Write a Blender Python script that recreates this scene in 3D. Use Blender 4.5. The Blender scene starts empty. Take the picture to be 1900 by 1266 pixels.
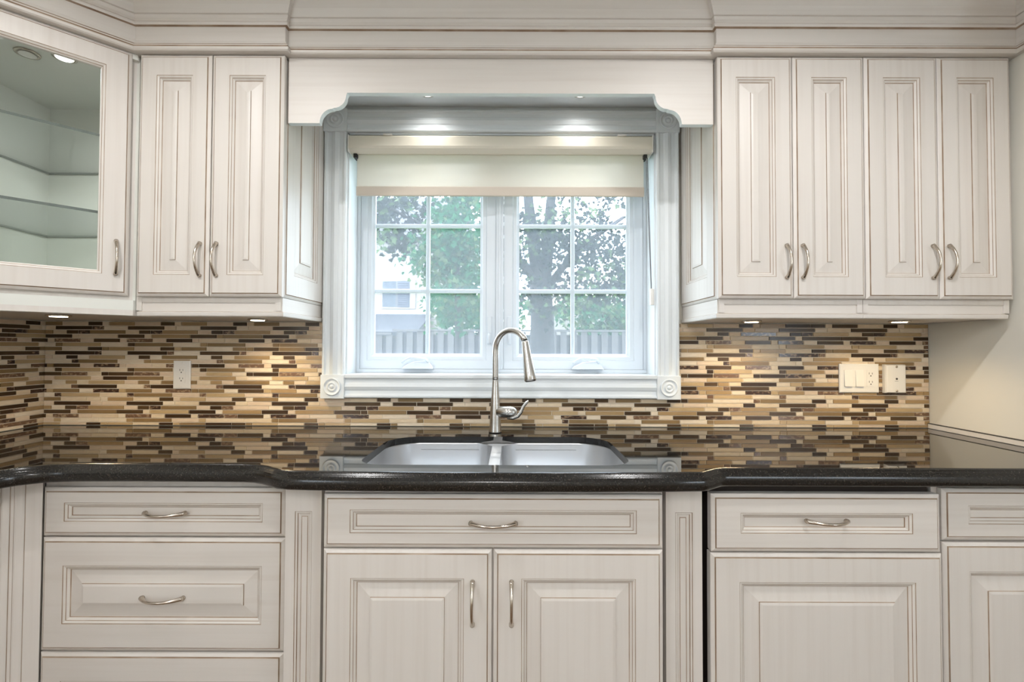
import bpy, bmesh, math, random
from mathutils import Vector, Matrix

random.seed(7)
sc = bpy.context.scene
COL = sc.collection

# ------------------------------------------------------------------ camera, world, sun, big lights, exposure
cd = bpy.data.cameras.new('camera'); cam = bpy.data.objects.new('camera', cd); COL.objects.link(cam)
cd.sensor_width = 36.0; cd.lens = 36.0 * 890 / 1900; cd.shift_y = -6.6 / 1900; cd.clip_start = 0.02; cd.clip_end = 300
R = Matrix.Rotation(math.radians(91.2), 4, 'X') @ Matrix.Rotation(math.radians(0.2), 4, 'Z')
cam.matrix_world = Matrix.Translation((0, -1.98, 1.25)) @ R
sc.camera = cam
sc.view_settings.view_transform = 'Standard'; sc.view_settings.look = 'None'
sc.view_settings.exposure = 0.04; sc.view_settings.gamma = 1.0; sc.view_settings.use_curve_mapping = False

W = bpy.data.worlds.new('sky'); sc.world = W; W.use_nodes = True
bg = W.node_tree.nodes['Background']
bg.inputs[0].default_value = (0.80, 0.90, 1.0, 1); bg.inputs[1].default_value = 8.5

def lamp(name, kind, loc, energy, color=(1, 1, 1), parent=None, **kw):
    d = bpy.data.lights.new(name, kind); d.energy = energy; d.color = color
    for k, v in kw.items(): setattr(d, k, v)
    o = bpy.data.objects.new(name, d); COL.objects.link(o)
    o.location = loc
    if parent: o.parent = parent
    return o

sun = lamp('sun', 'SUN', (0, 6, 9), 5.0, (1.0, 0.95, 0.88), angle=0.01)
sun.rotation_euler = (math.radians(-30), math.radians(12), 0)
# ------------------------------------------------------------------ materials
def mat(name, color, rough=0.5, metal=0.0, **kw):
    m = bpy.data.materials.new(name); m.use_nodes = True
    p = m.node_tree.nodes['Principled BSDF']
    p.inputs['Base Color'].default_value = (*color, 1); p.inputs['Roughness'].default_value = rough
    p.inputs['Metallic'].default_value = metal
    for k, v in kw.items(): p.inputs[k.replace('_', ' ')].default_value = v
    return m

def tex(m, c2, scale=(1, 1, 1), ns=5.0, detail=4.0, lo=0.35, hi=0.7, kind='NOISE', bump=0.0):
    """mix the base colour with c2 by a noise in object space"""
    nt = m.node_tree; p = nt.nodes['Principled BSDF']
    tc = nt.nodes.new('ShaderNodeTexCoord'); mp = nt.nodes.new('ShaderNodeMapping'); mp.inputs['Scale'].default_value = scale
    nt.links.new(tc.outputs['Object'], mp.inputs[0])
    if kind == 'NOISE':
        n = nt.nodes.new('ShaderNodeTexNoise'); n.inputs['Scale'].default_value = ns; n.inputs['Detail'].default_value = detail; out = n.outputs['Fac']
    else:
        n = nt.nodes.new('ShaderNodeTexVoronoi'); n.inputs['Scale'].default_value = ns; out = n.outputs['Distance']
    nt.links.new(mp.outputs[0], n.inputs['Vector'])
    cr = nt.nodes.new('ShaderNodeMapRange'); cr.inputs[1].default_value = lo; cr.inputs[2].default_value = hi
    nt.links.new(out, cr.inputs[0])
    mx = nt.nodes.new('ShaderNodeMix'); mx.data_type = 'RGBA'
    mx.inputs[6].default_value = p.inputs['Base Color'].default_value; mx.inputs[7].default_value = (*c2, 1)
    nt.links.new(cr.outputs[0], mx.inputs[0]); nt.links.new(mx.outputs[2], p.inputs['Base Color'])
    if bump:
        b = nt.nodes.new('ShaderNodeBump'); b.inputs['Strength'].default_value = bump; b.inputs['Distance'].default_value = 0.002
        nt.links.new(out, b.inputs['Height']); nt.links.new(b.outputs[0], p.inputs['Normal'])
    return m

def emis(name, color, s):
    m = bpy.data.materials.new(name); m.use_nodes = True; nt = m.node_tree; nt.nodes.clear()
    e = nt.nodes.new('ShaderNodeEmission'); o = nt.nodes.new('ShaderNodeOutputMaterial')
    e.inputs[0].default_value = (*color, 1); e.inputs[1].default_value = s
    nt.links.new(e.outputs[0], o.inputs[0]); return m

def glass(name, tint, refl=0.06, veil=0.0, veilcol=(0.9, 0.95, 1)):
    m = bpy.data.materials.new(name); m.use_nodes = True; nt = m.node_tree; nt.nodes.clear()
    o = nt.nodes.new('ShaderNodeOutputMaterial')
    t = nt.nodes.new('ShaderNodeBsdfTransparent'); t.inputs[0].default_value = (*tint, 1)
    g = nt.nodes.new('ShaderNodeBsdfGlossy'); g.inputs['Roughness'].default_value = 0.01
    mx = nt.nodes.new('ShaderNodeMixShader')
    lw = nt.nodes.new('ShaderNodeLayerWeight'); lw.inputs[0].default_value = 0.5
    pw = nt.nodes.new('ShaderNodeMath'); pw.operation = 'POWER'; pw.inputs[1].default_value = 4.0; nt.links.new(lw.outputs['Facing'], pw.inputs[0])
    ma = nt.nodes.new('ShaderNodeMath'); ma.operation = 'MULTIPLY_ADD'; ma.inputs[1].default_value = 0.9; ma.inputs[2].default_value = refl; nt.links.new(pw.outputs[0], ma.inputs[0])
    nt.links.new(ma.outputs[0], mx.inputs[0]); nt.links.new(t.outputs[0], mx.inputs[1]); nt.links.new(g.outputs[0], mx.inputs[2])
    last = mx
    if veil:
        d = nt.nodes.new('ShaderNodeBsdfTranslucent'); d.inputs[0].default_value = (*veilcol, 1)
        m2 = nt.nodes.new('ShaderNodeMixShader'); m2.inputs[0].default_value = veil
        nt.links.new(mx.outputs[0], m2.inputs[1]); nt.links.new(d.outputs[0], m2.inputs[2]); last = m2
    nt.links.new(last.outputs[0], o.inputs[0]); return m

def translucent(name, col, tcol, fac, transp=0.0):
    m = bpy.data.materials.new(name); m.use_nodes = True; nt = m.node_tree; nt.nodes.clear()
    o = nt.nodes.new('ShaderNodeOutputMaterial')
    d = nt.nodes.new('ShaderNodeBsdfDiffuse'); d.inputs[0].default_value = (*col, 1)
    t = nt.nodes.new('ShaderNodeBsdfTranslucent'); t.inputs[0].default_value = (*tcol, 1)
    mx = nt.nodes.new('ShaderNodeMixShader'); mx.inputs[0].default_value = fac
    nt.links.new(d.outputs[0], mx.inputs[1]); nt.links.new(t.outputs[0], mx.inputs[2]); last = mx
    if transp:
        tr = nt.nodes.new('ShaderNodeBsdfTransparent'); m2 = nt.nodes.new('ShaderNodeMixShader'); m2.inputs[0].default_value = transp
        nt.links.new(mx.outputs[0], m2.inputs[1]); nt.links.new(tr.outputs[0], m2.inputs[2]); last = m2
    nt.links.new(last.outputs[0], o.inputs[0]); return m

M = {}
M['paint'] = tex(mat('glazed cream paint', (0.71, 0.668, 0.622), 0.42), (0.655, 0.605, 0.553), (55, 55, 1.6), 1.0, 3.0, 0.45, 0.85)
M['paint_h'] = tex(mat('glazed cream paint, brushed along', (0.71, 0.668, 0.622), 0.42), (0.655, 0.605, 0.553), (1.6, 1.6, 60), 1.0, 3.0, 0.45, 0.85)
M['glaze'] = tex(mat('brown glaze', (0.30, 0.205, 0.135), 0.5), (0.50, 0.40, 0.31), (9, 9, 9), 1.2, 3.0, 0.40, 0.75)
M['gap'] = mat('dark gap', (0.03, 0.02, 0.015), 0.8)
M['inside'] = mat('cabinet interior', (0.76, 0.77, 0.72), 0.5)
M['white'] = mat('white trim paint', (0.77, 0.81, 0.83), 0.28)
M['vinyl'] = mat('white vinyl', (0.66, 0.72, 0.78), 0.35)
M['wallpaint'] = mat('wall paint', (0.76, 0.73, 0.65), 0.6)
M['ceilpaint'] = mat('ceiling paint', (0.80, 0.79, 0.77), 0.7)
M['floor'] = tex(mat('oak floor', (0.22, 0.14, 0.08), 0.35), (0.15, 0.09, 0.05), (1.2, 14, 1), 2.0, 5, 0.3, 0.7)
M['nickel'] = mat('satin nickel', (0.60, 0.54, 0.47), 0.22, 1.0)
M['steel'] = mat('brushed stainless steel', (0.76, 0.765, 0.775), 0.30, 1.0)
M['faucet'] = tex(mat('brushed nickel faucet', (0.60, 0.585, 0.56), 0.27, 1.0), (0.52, 0.505, 0.48), (30, 30, 300), 1.0, 2, 0.3, 0.7)
M['black'] = mat('black rubber', (0.02, 0.02, 0.02), 0.5)
M['plastic'] = mat('white plastic', (0.80, 0.78, 0.74), 0.35)
M['slot'] = mat('dark slot', (0.05, 0.045, 0.04), 0.6)
M['granite'] = tex(mat('polished black granite', (0.008, 0.0075, 0.007), 0.03, 0.0, IOR=1.6), (0.055, 0.047, 0.040), (1, 1, 1), 420, 2, 0.60, 0.80)
M['granite_edge'] = tex(mat('black granite, moulded edge', (0.010, 0.009, 0.008), 0.20, 0.0, IOR=1.5), (0.075, 0.062, 0.050), (1, 1, 1), 300, 2, 0.56, 0.78)
M['grout'] = mat('pale grout', (0.74, 0.65, 0.52), 0.8)
TILE = []
def tmat(n, c, c2, r, sc_=(40, 40, 260), lo=0.35, hi=0.7, **kw):
    TILE.append(tex(mat(n, c, r, **kw), c2, sc_, 1.0, 4, lo, hi)); return len(TILE)   # slot index (0 is grout)
T_L = [tmat('cream travertine', (0.76, 0.62, 0.44), (0.66, 0.52, 0.35), 0.45),
       tmat('pale travertine', (0.80, 0.69, 0.54), (0.72, 0.59, 0.43), 0.45),
       tmat('rosy travertine', (0.74, 0.59, 0.44), (0.65, 0.50, 0.35), 0.45)]
T_T = [tmat('tan glass', (0.40, 0.265, 0.13), (0.355, 0.235, 0.11), 0.22, IOR=1.45),
       tmat('honey glass', (0.52, 0.375, 0.205), (0.47, 0.335, 0.18), 0.22, IOR=1.45),
       tmat('olive glass', (0.275, 0.178, 0.082), (0.245, 0.158, 0.07), 0.22, IOR=1.45)]
T_D = [tmat('dark brown glass', (0.058, 0.031, 0.014), (0.048, 0.026, 0.011), 0.22, IOR=1.4),
       tmat('umber glass', (0.095, 0.055, 0.024), (0.08, 0.046, 0.02), 0.22, IOR=1.4)]
T_M = [tmat('dark marble', (0.055, 0.028, 0.018), (0.42, 0.28, 0.17), 0.15, (70, 70, 110), 0.52, 0.72),
       tmat('brown marble', (0.17, 0.095, 0.055), (0.50, 0.36, 0.22), 0.15, (80, 80, 110), 0.50, 0.72)]
M['pane'] = glass('window glass', (0.94, 0.96, 0.975), 0.015, veil=0.05, veilcol=(0.80, 0.88, 1.0))  # veil: washed-out outdoor haze put into the pane as a milky film
M['cabglass'] = glass('cabinet glass', (0.95, 0.965, 0.96), 0.03)
M['shelfglass'] = glass('shelf glass', (0.94, 0.96, 0.95), 0.03)
M['shelfedge'] = mat('glass edge', (0.16, 0.18, 0.165), 0.1)
M['shade'] = translucent('shade fabric', (0.74, 0.70, 0.62), (0.82, 0.77, 0.70), 0.52, 0.10)
M['hem'] = mat('shade hem', (0.60, 0.53, 0.45), 0.6)
M['cassette'] = mat('shade cassette', (0.76, 0.71, 0.60), 0.45)
M['chain'] = mat('bead chain', (0.22, 0.22, 0.23), 0.35, 0.4)
M['led'] = emis('lit puck lens', (1.0, 0.86, 0.62), 12)
M['ledw'] = emis('lit white lens', (1.0, 0.97, 0.92), 5)
M['fence'] = tex(mat('weathered fence boards', (0.110, 0.100, 0.102), 0.8), (0.075, 0.066, 0.068), (5, 5, 0.6), 2.5, 4, 0.3, 0.75)
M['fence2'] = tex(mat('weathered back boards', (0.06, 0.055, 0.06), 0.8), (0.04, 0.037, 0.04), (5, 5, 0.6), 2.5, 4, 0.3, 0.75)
M['siding'] = mat('pale house wall', (0.24, 0.215, 0.20), 0.7)
M['roof'] = tex(mat('grey shingles', (0.035, 0.035, 0.042), 0.8), (0.055, 0.055, 0.065), (3, 3, 14), 2, 2)
M['housewin'] = mat('dark house window', (0.03, 0.04, 0.055), 0.1)
M['shutter'] = mat('grey shutter', (0.06, 0.065, 0.085), 0.6)
M['bark'] = tex(mat('tree bark', (0.040, 0.036, 0.038), 0.9), (0.022, 0.020, 0.021), (8, 8, 1.4), 3, 4)
M['leaf1'] = translucent('green leaf', (0.024, 0.090, 0.046), (0.034, 0.140, 0.062), 0.5)
M['leaf2'] = translucent('maple leaf', (0.028, 0.034, 0.033), (0.042, 0.052, 0.045), 0.5)
M['leaf3'] = translucent('light leaf', (0.085, 0.13, 0.07), (0.15, 0.21, 0.10), 0.5)
M['grass'] = tex(mat('lawn grass', (0.05, 0.10, 0.03), 0.9), (0.08, 0.13, 0.04), (1, 1, 1), 14, 4)

# ------------------------------------------------------------------ mesh helpers
WL = {}     # world origin of every object
class FR:   # local frame: a along u, b up, c out of the face
    def __init__(s, o, u, w): s.o = Vector(o); s.u = Vector(u).normalized(); s.w = Vector(w).normalized()
    def __call__(s, a, b, c): return s.o + s.u * a + Vector((0, 0, b)) + s.w * c
def front(x, y, z): return FR((x, y, z), (1, 0, 0), (0, -1, 0))

class MB:
    def __init__(s): s.v = []; s.f = []; s.m = []; s.s = []
    def add(s, vs, fs, m=0, smooth=False):
        b = len(s.v); s.v += [Vector(v) for v in vs]
        for f in fs: s.f.append([b + i for i in f]); s.m.append(m); s.s.append(smooth)
        return s
    def box(s, x0, x1, y0, y1, z0, z1, m=0):
        vs = [(x, y, z) for z in (z0, z1) for y in (y0, y1) for x in (x0, x1)]
        return s.add(vs, [(0, 2, 3, 1), (4, 5, 7, 6), (0, 1, 5, 4), (1, 3, 7, 5), (3, 2, 6, 7), (2, 0, 4, 6)], m)
    def fbox(s, F, a0, a1, b0, b1, c0, c1, m=0):
        vs = [F(a, b, c) for c in (c0, c1) for b in (b0, b1) for a in (a0, a1)]
        return s.add(vs, [(0, 2, 3, 1), (4, 5, 7, 6), (0, 1, 5, 4), (1, 3, 7, 5), (3, 2, 6, 7), (2, 0, 4, 6)], m)
    def rings(s, F, a0, a1, b0, b1, rings, capm=0, back=True, open_=False):
        """nested mitred rectangles; rings = (inset_a, inset_b, c, material of the band that leads here)"""
        L = []
        for (ia, ib, c, m) in rings:
            L.append([F(a0 + ia, b0 + ib, c), F(a1 - ia, b0 + ib, c), F(a1 - ia, b1 - ib, c), F(a0 + ia, b1 - ib, c)])
        base = len(s.v); s.v += [v for l in L for v in l]
        for k in range(1, len(L)):
            for i in range(4):
                j = (i + 1) % 4
                s.f.append([base + 4*(k-1)+i, base + 4*(k-1)+j, base + 4*k+j, base + 4*k+i]); s.m.append(rings[k][3]); s.s.append(False)
        if not open_:
            k = 4 * (len(L) - 1); s.f.append([base+k, base+k+1, base+k+2, base+k+3]); s.m.append(capm); s.s.append(False)
        if back: s.f.append([base+3, base+2, base+1, base]); s.m.append(0); s.s.append(False)
        return s
    def tube(s, pts, rad, n=12, m=0, flat=1.0, flatdir=None, caps=True):
        pts = [Vector(p) for p in pts]
        if not hasattr(rad, '__len__'): rad = [rad] * len(pts)
        ref = Vector(flatdir) if flatdir else None
        base = len(s.v); pu = None
        for i, p in enumerate(pts):
            t = (pts[min(i+1, len(pts)-1)] - pts[max(i-1, 0)]).normalized()
            if ref is not None: u = (ref - t * ref.dot(t)).normalized()
            elif pu is None: u = t.orthogonal().normalized()
            else: u = (pu - t * pu.dot(t)).normalized()
            pu = u; w = t.cross(u)
            for k in range(n):
                a = 2 * math.pi * k / n
                s.v.append(p + u * math.cos(a) * rad[i] * flat + w * math.sin(a) * rad[i])
        for i in range(len(pts) - 1):
            for k in range(n):
                k2 = (k + 1) % n
                s.f.append([base+i*n+k, base+i*n+k2, base+(i+1)*n+k2, base+(i+1)*n+k]); s.m.append(m); s.s.append(True)
        if caps:
            s.f.append([base + k for k in range(n)][::-1]); s.m.append(m); s.s.append(False)
            e = base + (len(pts)-1)*n; s.f.append([e + k for k in range(n)]); s.m.append(m); s.s.append(False)
        return s
    def lathe(s, prof, o, ax=(0, 0, 1), n=24, m=0, smooth=True, mats=None):
        o = Vector(o); t = Vector(ax).normalized(); u = t.orthogonal().normalized(); w = t.cross(u); base = len(s.v)
        for (r, h) in prof:
            for k in range(n):
                a = 2*math.pi*k/n; s.v.append(o + t*h + u*math.cos(a)*r + w*math.sin(a)*r)
        for i in range(len(prof)-1):
            for k in range(n):
                k2 = (k+1) % n
                s.f.append([base+i*n+k, base+i*n+k2, base+(i+1)*n+k2, base+(i+1)*n+k]); s.m.append(mats[i] if mats else m); s.s.append(smooth)
        s.f.append([base+k for k in range(n)][::-1]); s.m.append(m); s.s.append(False)
        e = base+(len(prof)-1)*n; s.f.append([e+k for k in range(n)]); s.m.append(mats[-1] if mats else m); s.s.append(False)
        return s
    def sweep(s, path, prof, mats=None, smooth=False, caps=True):
        """sweep profile (out, z) along a plan path with mitres; out is to the right of travel"""
        P = [Vector((x, y)) for x, y in path]; N = []
        for i in range(len(P)-1):
            d = (P[i+1]-P[i]).normalized(); N.append(Vector((d.y, -d.x)))
        off = []
        for i in range(len(P)):
            if i == 0: off.append(N[0])
            elif i == len(P)-1: off.append(N[-1])
            else: off.append((N[i-1]+N[i]) / (1 + N[i-1].dot(N[i])))
        base = len(s.v); k = len(prof)
        for i, p in enumerate(P):
            for (o, z) in prof:
                q = p + off[i]*o; s.v.append(Vector((q.x, q.y, z)))
        for i in range(len(P)-1):
            for j in range(k-1):
                s.f.append([base+i*k+j, base+(i+1)*k+j, base+(i+1)*k+j+1, base+i*k+j+1]); s.m.append(mats[j] if mats else 0); s.s.append(smooth)
        if caps:
            s.f.append([base+j for j in range(k)]); s.m.append(0); s.s.append(False)
            e = base+(len(P)-1)*k; s.f.append([e+j for j in range(k)][::-1]); s.m.append(0); s.s.append(False)
        return s
    def build(s, name, mats, parent=None, bevel=0.0, smooth=False):
        if not isinstance(mats, (list, tuple)): mats = [mats]
        if parent is not None: org = WL[parent]
        else:
            xs = [v.x for v in s.v]; ys = [v.y for v in s.v]; zs = [v.z for v in s.v]
            org = Vector(((min(xs)+max(xs))/2, (min(ys)+max(ys))/2, min(zs)))
        me = bpy.data.meshes.new(name)
        me.from_pydata([tuple(v - org) for v in s.v], [], s.f)
        for mm in mats: me.materials.append(mm)
        for p, a, b in zip(me.polygons, s.m, s.s): p.material_index = a; p.use_smooth = b or smooth
        me.update()
        o = bpy.data.objects.new(name, me); COL.objects.link(o); WL[o] = org
        if parent is not None: o.parent = parent
        else: o.location = org
        if bevel:
            b = o.modifiers.new('edge', 'BEVEL'); b.width = bevel; b.segments = 2; b.limit_method = 'ANGLE'; b.angle_limit = math.radians(40)
        return o

def tag(o, label=None, cat=None, group=None, kind=None):
    if label: o['label'] = label
    if cat: o['category'] = cat
    if group: o['group'] = group
    if kind: o['kind'] = kind
    return o
def thing(name, loc, label, cat, group=None, kind=None):
    o = bpy.data.objects.new(name, None); o.empty_display_size = 0.1; COL.objects.link(o)
    o.location = loc; WL[o] = Vector(loc); return tag(o, label, cat, group, kind)
def struct(o): o['kind'] = 'structure'; return o

PG = [M['paint'], M['glaze']]; PGH = [M['paint_h'], M['glaze']]

# ------------------------------------------------------------------ room shell
XL, XR, XW, YB, ZC = -1.929, 1.714, 2.75, -5.0, 2.56
WX0, WX1, WZ0, WZ1 = -0.681, 0.590, 1.135, 2.135        # window opening
b = MB().box(XL-0.2, WX0, 0, 0.16, 0, ZC); b.box(WX1, XW+0.2, 0, 0.16, 0, ZC); b.box(WX0, WX1, 0, 0.16, 0, WZ0); b.box(WX0, WX1, 0, 0.16, WZ1, ZC)
struct(b.build('wall_back', M['wallpaint']))
SY0, SY1, SZ0, SZ1 = -4.1, -2.85, 0.95, 2.15             # unseen windows added in both side walls behind the camera, for fill daylight
for nm, wn, x0, x1 in (('wall_left', 'fill_window_left', XL-0.15, XL), ('wall_right', 'fill_window_right', XW, XW+0.15)):
    b = MB().box(x0, x1, YB, SY0, 0, ZC); b.box(x0, x1, SY1, 0.0, 0, ZC); b.box(x0, x1, SY0, SY1, 0, SZ0); b.box(x0, x1, SY0, SY1, SZ1, ZC)
    struct(b.build(nm, M['wallpaint']))
    b = MB(); xa, xb = x0+0.05, x1-0.05
    for y in (SY0, (SY0+SY1)/2-0.03, SY1-0.06): b.box(xa, xb, y, y+0.06, SZ0, SZ1)
    b.box(xa, xb, SY0+0.06, SY1-0.06, SZ0, SZ0+0.06); b.box(xa, xb, SY0+0.06, SY1-0.06, SZ1-0.06, SZ1)
    struct(b.build(wn, M['white']))
struct(MB().box(XL-0.15, XW+0.15, YB-0.15, YB, 0, ZC).build('wall_rear', M['wallpaint']))
struct(MB().box(XL-0.15, XW+0.15, YB-0.15, 0.0, -0.1, 0).build('floor', M['floor']))
struct(MB().box(XL-0.15, XW+0.15, YB-0.15, 0.0, ZC, ZC+0.1).build('ceiling', M['ceilpaint']))

# ------------------------------------------------------------------ cabinet parts
def door_rings(stile, rail, ramp, t=0.021, sunk=False):
    e = rail - stile
    r = [(0, 0, -t, 0), (0, 0, -0.008, 0), (0.002, 0.002, -0.0062, 0), (0.0095, 0.0095, -0.0022, 0), (0.0108, 0.0108, -0.0030, 1), (0.0125, 0.0125, 0.0, 1), (0.014, 0.014, 0.0, 0)]
    def R(i, c, m): r.append((stile+i, stile+e+i, c, m))
    R(-0.0015, 0.0, 0); R(0.0, -0.0012, 1); R(0.0015, -0.0008, 0); R(0.006, -0.0035, 0); R(0.0072, -0.005, 1)
    R(0.0125, -0.0095, 0); R(0.0142, -0.0115, 1)
    if not sunk:
        R(0.017, -0.0115, 0); R(0.017+ramp*0.82, -0.0055, 0); R(0.017+ramp*0.84, -0.0025, 1); R(0.017+ramp, -0.0008, 0)
    return r
def panel(name, F, a0, a1, b0, b1, parent, stile=0.064, rail=None, ramp=0.036, t=0.021, sunk=False, horiz=False):
    return MB().rings(F, a0, a1, b0, b1, door_rings(stile, rail or stile, ramp, t, sunk)).build(name, PGH if horiz else PG, parent)
def handle(F, a, b, parent, vertical=True, L=0.112, out=0.030):
    pts = []; rad = []
    for i in range(21):
        t = -1 + 2*i/20; s_ = t*L/2; w = out*(1-abs(t)**2.2)*0.92 + 0.003
        pts.append(F(a, b+s_, w) if vertical else F(a+s_, b, w)); rad.append(0.0040 + 0.0026*abs(t)**3)
    m = MB().tube(pts, rad, 12)
    for q in (-1, 1):
        s_ = q*(L/2-0.002); p = F(a, b+s_, 0) if vertical else F(a+s_, b, 0)
        m.lathe([(0.0066, 0.0), (0.0066, 0.003), (0.005, 0.0065)], p, F.w, 12)
    return m.build('handle', M['nickel'], parent)

CROWN = [(-0.03, 2.247), (0.014, 2.247), (0.018, 2.251), (0.0185, 2.259), (0.013, 2.263), (0.0145, 2.266), (0.0135, 2.270), (0.006, 2.277), (0.002, 2.287), (0.0, 2.289),
         (0.0, 2.337), (0.0085, 2.339), (0.011, 2.345), (0.009, 2.350), (0.007, 2.352), (0.012, 2.360), (0.0135, 2.371), (0.010, 2.373), (0.014, 2.376), (0.024, 2.40), (0.05, 2.44), (0.085, 2.475), (0.10, 2.50), (0.105, 2.512), (0.105, ZC)]
CRM = [0, 0, 0, 1, 1, 0, 1, 0, 0, 0, 1, 0, 0, 1, 0, 0, 1, 0, 0, 0, 0, 0, 0, 0]
XA, XB = -0.776, 0.693      # facing sides of the wall cabinets beside the window
YF = -0.37                  # wall cabinet door faces
XD = -1.284; YD = YF; LD = 0.418          # diagonal corner: right end and length
dx = LD/math.sqrt(2); XE, YE = XD-dx, YD-dx
b = MB().sweep([(XL+0.002, YE), (XE, YE), (XD, YD-0.001), (XA+0.002, YD-0.001), (XA+0.002, YD+0.018), (XB-0.002, YD+0.018), (XB-0.002, YD-0.001), (XR-0.004, YD-0.001), (XR-0.004, -0.80)], CROWN, CRM)
tag(b.build('crown_moulding', PGH), 'cream stepped crown moulding running along the top of all the cabinets', 'crown moulding')

RAIL = [(-0.015, 1.352), (0.0025, 1.352), (0.005, 1.355), (0.006, 1.3655), (0.004, 1.3675), (0.0005, 1.369), (0.0, 1.371), (0.0, 1.4165), (-0.015, 1.4165)]
RAILM = [0, 0, 0, 0, 1, 0, 0, 0]
def carcass(parent, x0, x1, side=None):
    y1 = -0.004; y0 = YF+0.0215
    m = MB().box(x0, x1, y0+0.020, y1, 1.3535, 1.372)                          # underside
    m.box(x0, x1, y0, y1, 2.228, 2.246); m.box(x0, x0+0.018, y0, y1, 1.372, 2.228); m.box(x1-0.018, x1, y0, y1, 1.372, 2.228)
    m.box(x0+0.018, x1-0.018, y1-0.008, y1, 1.372, 2.228); m.box(x0+0.018, x1-0.018, y0+0.001, y0+0.02, 1.40, 1.425)
    return m.build('carcass', M['paint'], parent)

# left wall cabinet, two doors
def wall_cab(x0, x1, doors, hinge, label, side, railpath, loc):
    t = thing('wall_cabinet', loc, label, 'cabinet', 'raised panel wall cabinets')
    carcass(t, x0, x1)
    for (a, b_), h in zip(doors, hinge):
        F = front(0, YF, 0)
        d = panel('door', F, a, b_, 1.4185, 2.2445, t, 0.062, 0.074, 0.040)
        handle(F, b_-0.026 if h == 'r' else a+0.026, 1.543, d)
    if side == 'r':
        F = FR((x1+0.012, 0, 0), (0, 1, 0), (1, 0, 0)); panel('side_panel', F, YF+0.0225, -0.008, 1.418, 2.245, t, 0.070, 0.085, 0.045, 0.012)
    if side == 'l':
        F = FR((x0-0.012, 0, 0), (0, -1, 0), (-1, 0, 0)); panel('side_panel', F, 0.008, -YF-0.0225, 1.418, 2.245, t, 0.070, 0.085, 0.045, 0.012)
    MB().sweep(railpath, RAIL, RAILM).build('light_rail', PGH, t)
    return t
YR = YF+0.026
wall_cab(XD+0.004, XA-0.012, [(-1.270, -1.026), (-1.0225, -0.7785)], 'rl', 'cream two-door wall cabinet left of the window, beside the glass corner cabinet', 'r',
         [(XD+0.008, YR), (XA-0.008, YR), (XA-0.008, -0.008)], (-1.03, -0.18, 1.352))
wall_cab(XB+0.012, 1.1935, [(0.6965, 0.9500), (0.9525, 1.1935)], 'rl', 'cream two-door wall cabinet just right of the window', 'l',
         [(XB+0.008, -0.008), (XB+0.008, YR), (1.195, YR)], (0.95, -0.18, 1.352))
wall_cab(1.1955, 1.694, [(1.1960, 1.4430), (1.4455, 1.6925)], 'rl', 'cream two-door wall cabinet at the far right, against the tall cream side panel', None,
         [(1.1955, YR), (1.684, YR), (1.684, -0.008)], (1.44, -0.18, 1.352))

# glass corner cabinet
t = thing('corner_cabinet', ((XL+XD)/2, -0.3, 1.352), 'cream diagonal corner wall cabinet with a glass door and empty glass shelves', 'cabinet')
def prism(m, pts, z0, z1, mi=0):
    n = len(pts); vs = [(x, y, z0) for x, y in pts] + [(x, y, z1) for x, y in pts]
    return m.add(vs, [list(range(n))[::-1], list(range(n, 2*n))] + [[i, (i+1) % n, n+(i+1) % n, n+i] for i in range(n)], mi)
e = 0.004; q = 0.030
foot = [(XL+e, -e), (XL+e, YE), (XE-q*0.41, YE), (XD, YD+q*0.41), (XD, -e)]
m = MB(); prism(m, foot, 1.3535, 1.372); prism(m, foot, 1.372, 1.405, 1); prism(m, foot, 2.228, 2.246, 1)
m.box(XL+e, XL+e+0.012, YE, -e, 1.405, 2.228, 1); m.box(XL+e, XD, -e-0.012, -e, 1.405, 2.228, 1)
m.box(XD-0.018, XD, YD+0.022, -e, 1.405, 2.228, 1); m.box(XL+e, XE-0.022, YE, YE+0.018, 1.405, 2.228, 1)
for zz in [1.62+0.064*i for i in range(8)]:            # shelf-pin holes
    m.lathe([(0.003, 0), (0.003, 0.001)], (XL+0.25, -e-0.012, zz), (0, -1, 0), 8, 2)
m.build('carcass', [M['paint'], M['inside'], M['slot']], t)
FD = FR((XE, YE, 0), (1, 1, 0), (1, -1, 0))
so = 0.080
MB().rings(FD, 0.001, LD+0.010, 1.405, 2.246, [(0, 0, -0.040, 0), (0, 0, -0.0225, 0), (0.055, 0.055, -0.0225, 0), (0.055, 0.055, -0.040, 0)], back=False, open_=True).build('face_frame', M['paint'], t)
dr = [(0, 0, -0.021, 0), (0, 0, -0.008, 0), (0.002, 0.002, -0.0062, 0), (0.0095, 0.0095, -0.0022, 0), (0.0108, 0.0108, -0.003, 1), (0.0125, 0.0125, 0, 1), (0.014, 0.014, 0, 0),
      (so-0.012, so-0.012, 0, 0), (so-0.0105, so-0.0105, -0.0012, 1), (so-0.005, so-0.005, -0.0045, 0), (so-0.0035, so-0.0035, -0.006, 1), (so, so, -0.0095, 0), (so, so, -0.021, 0)]
d = MB().rings(FD, 0.006, LD-0.006, 1.4185, 2.2445, dr, back=False, open_=True).build('glass_door', PG, t)
MB().fbox(FD, 0.006+so-0.004, LD-0.006-so+0.004, 1.4185+so-0.004, 2.2445-so+0.004, -0.017, -0.013).build('glass_pane', M['cabglass'], d)
handle(FD, LD-0.006-0.034, 1.543, d)
MB().sweep([(XE-0.018, YE+0.018+0.0), (XD-0.0, YD+0.036)], RAIL, RAILM).build('light_rail', PGH, t)
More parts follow.
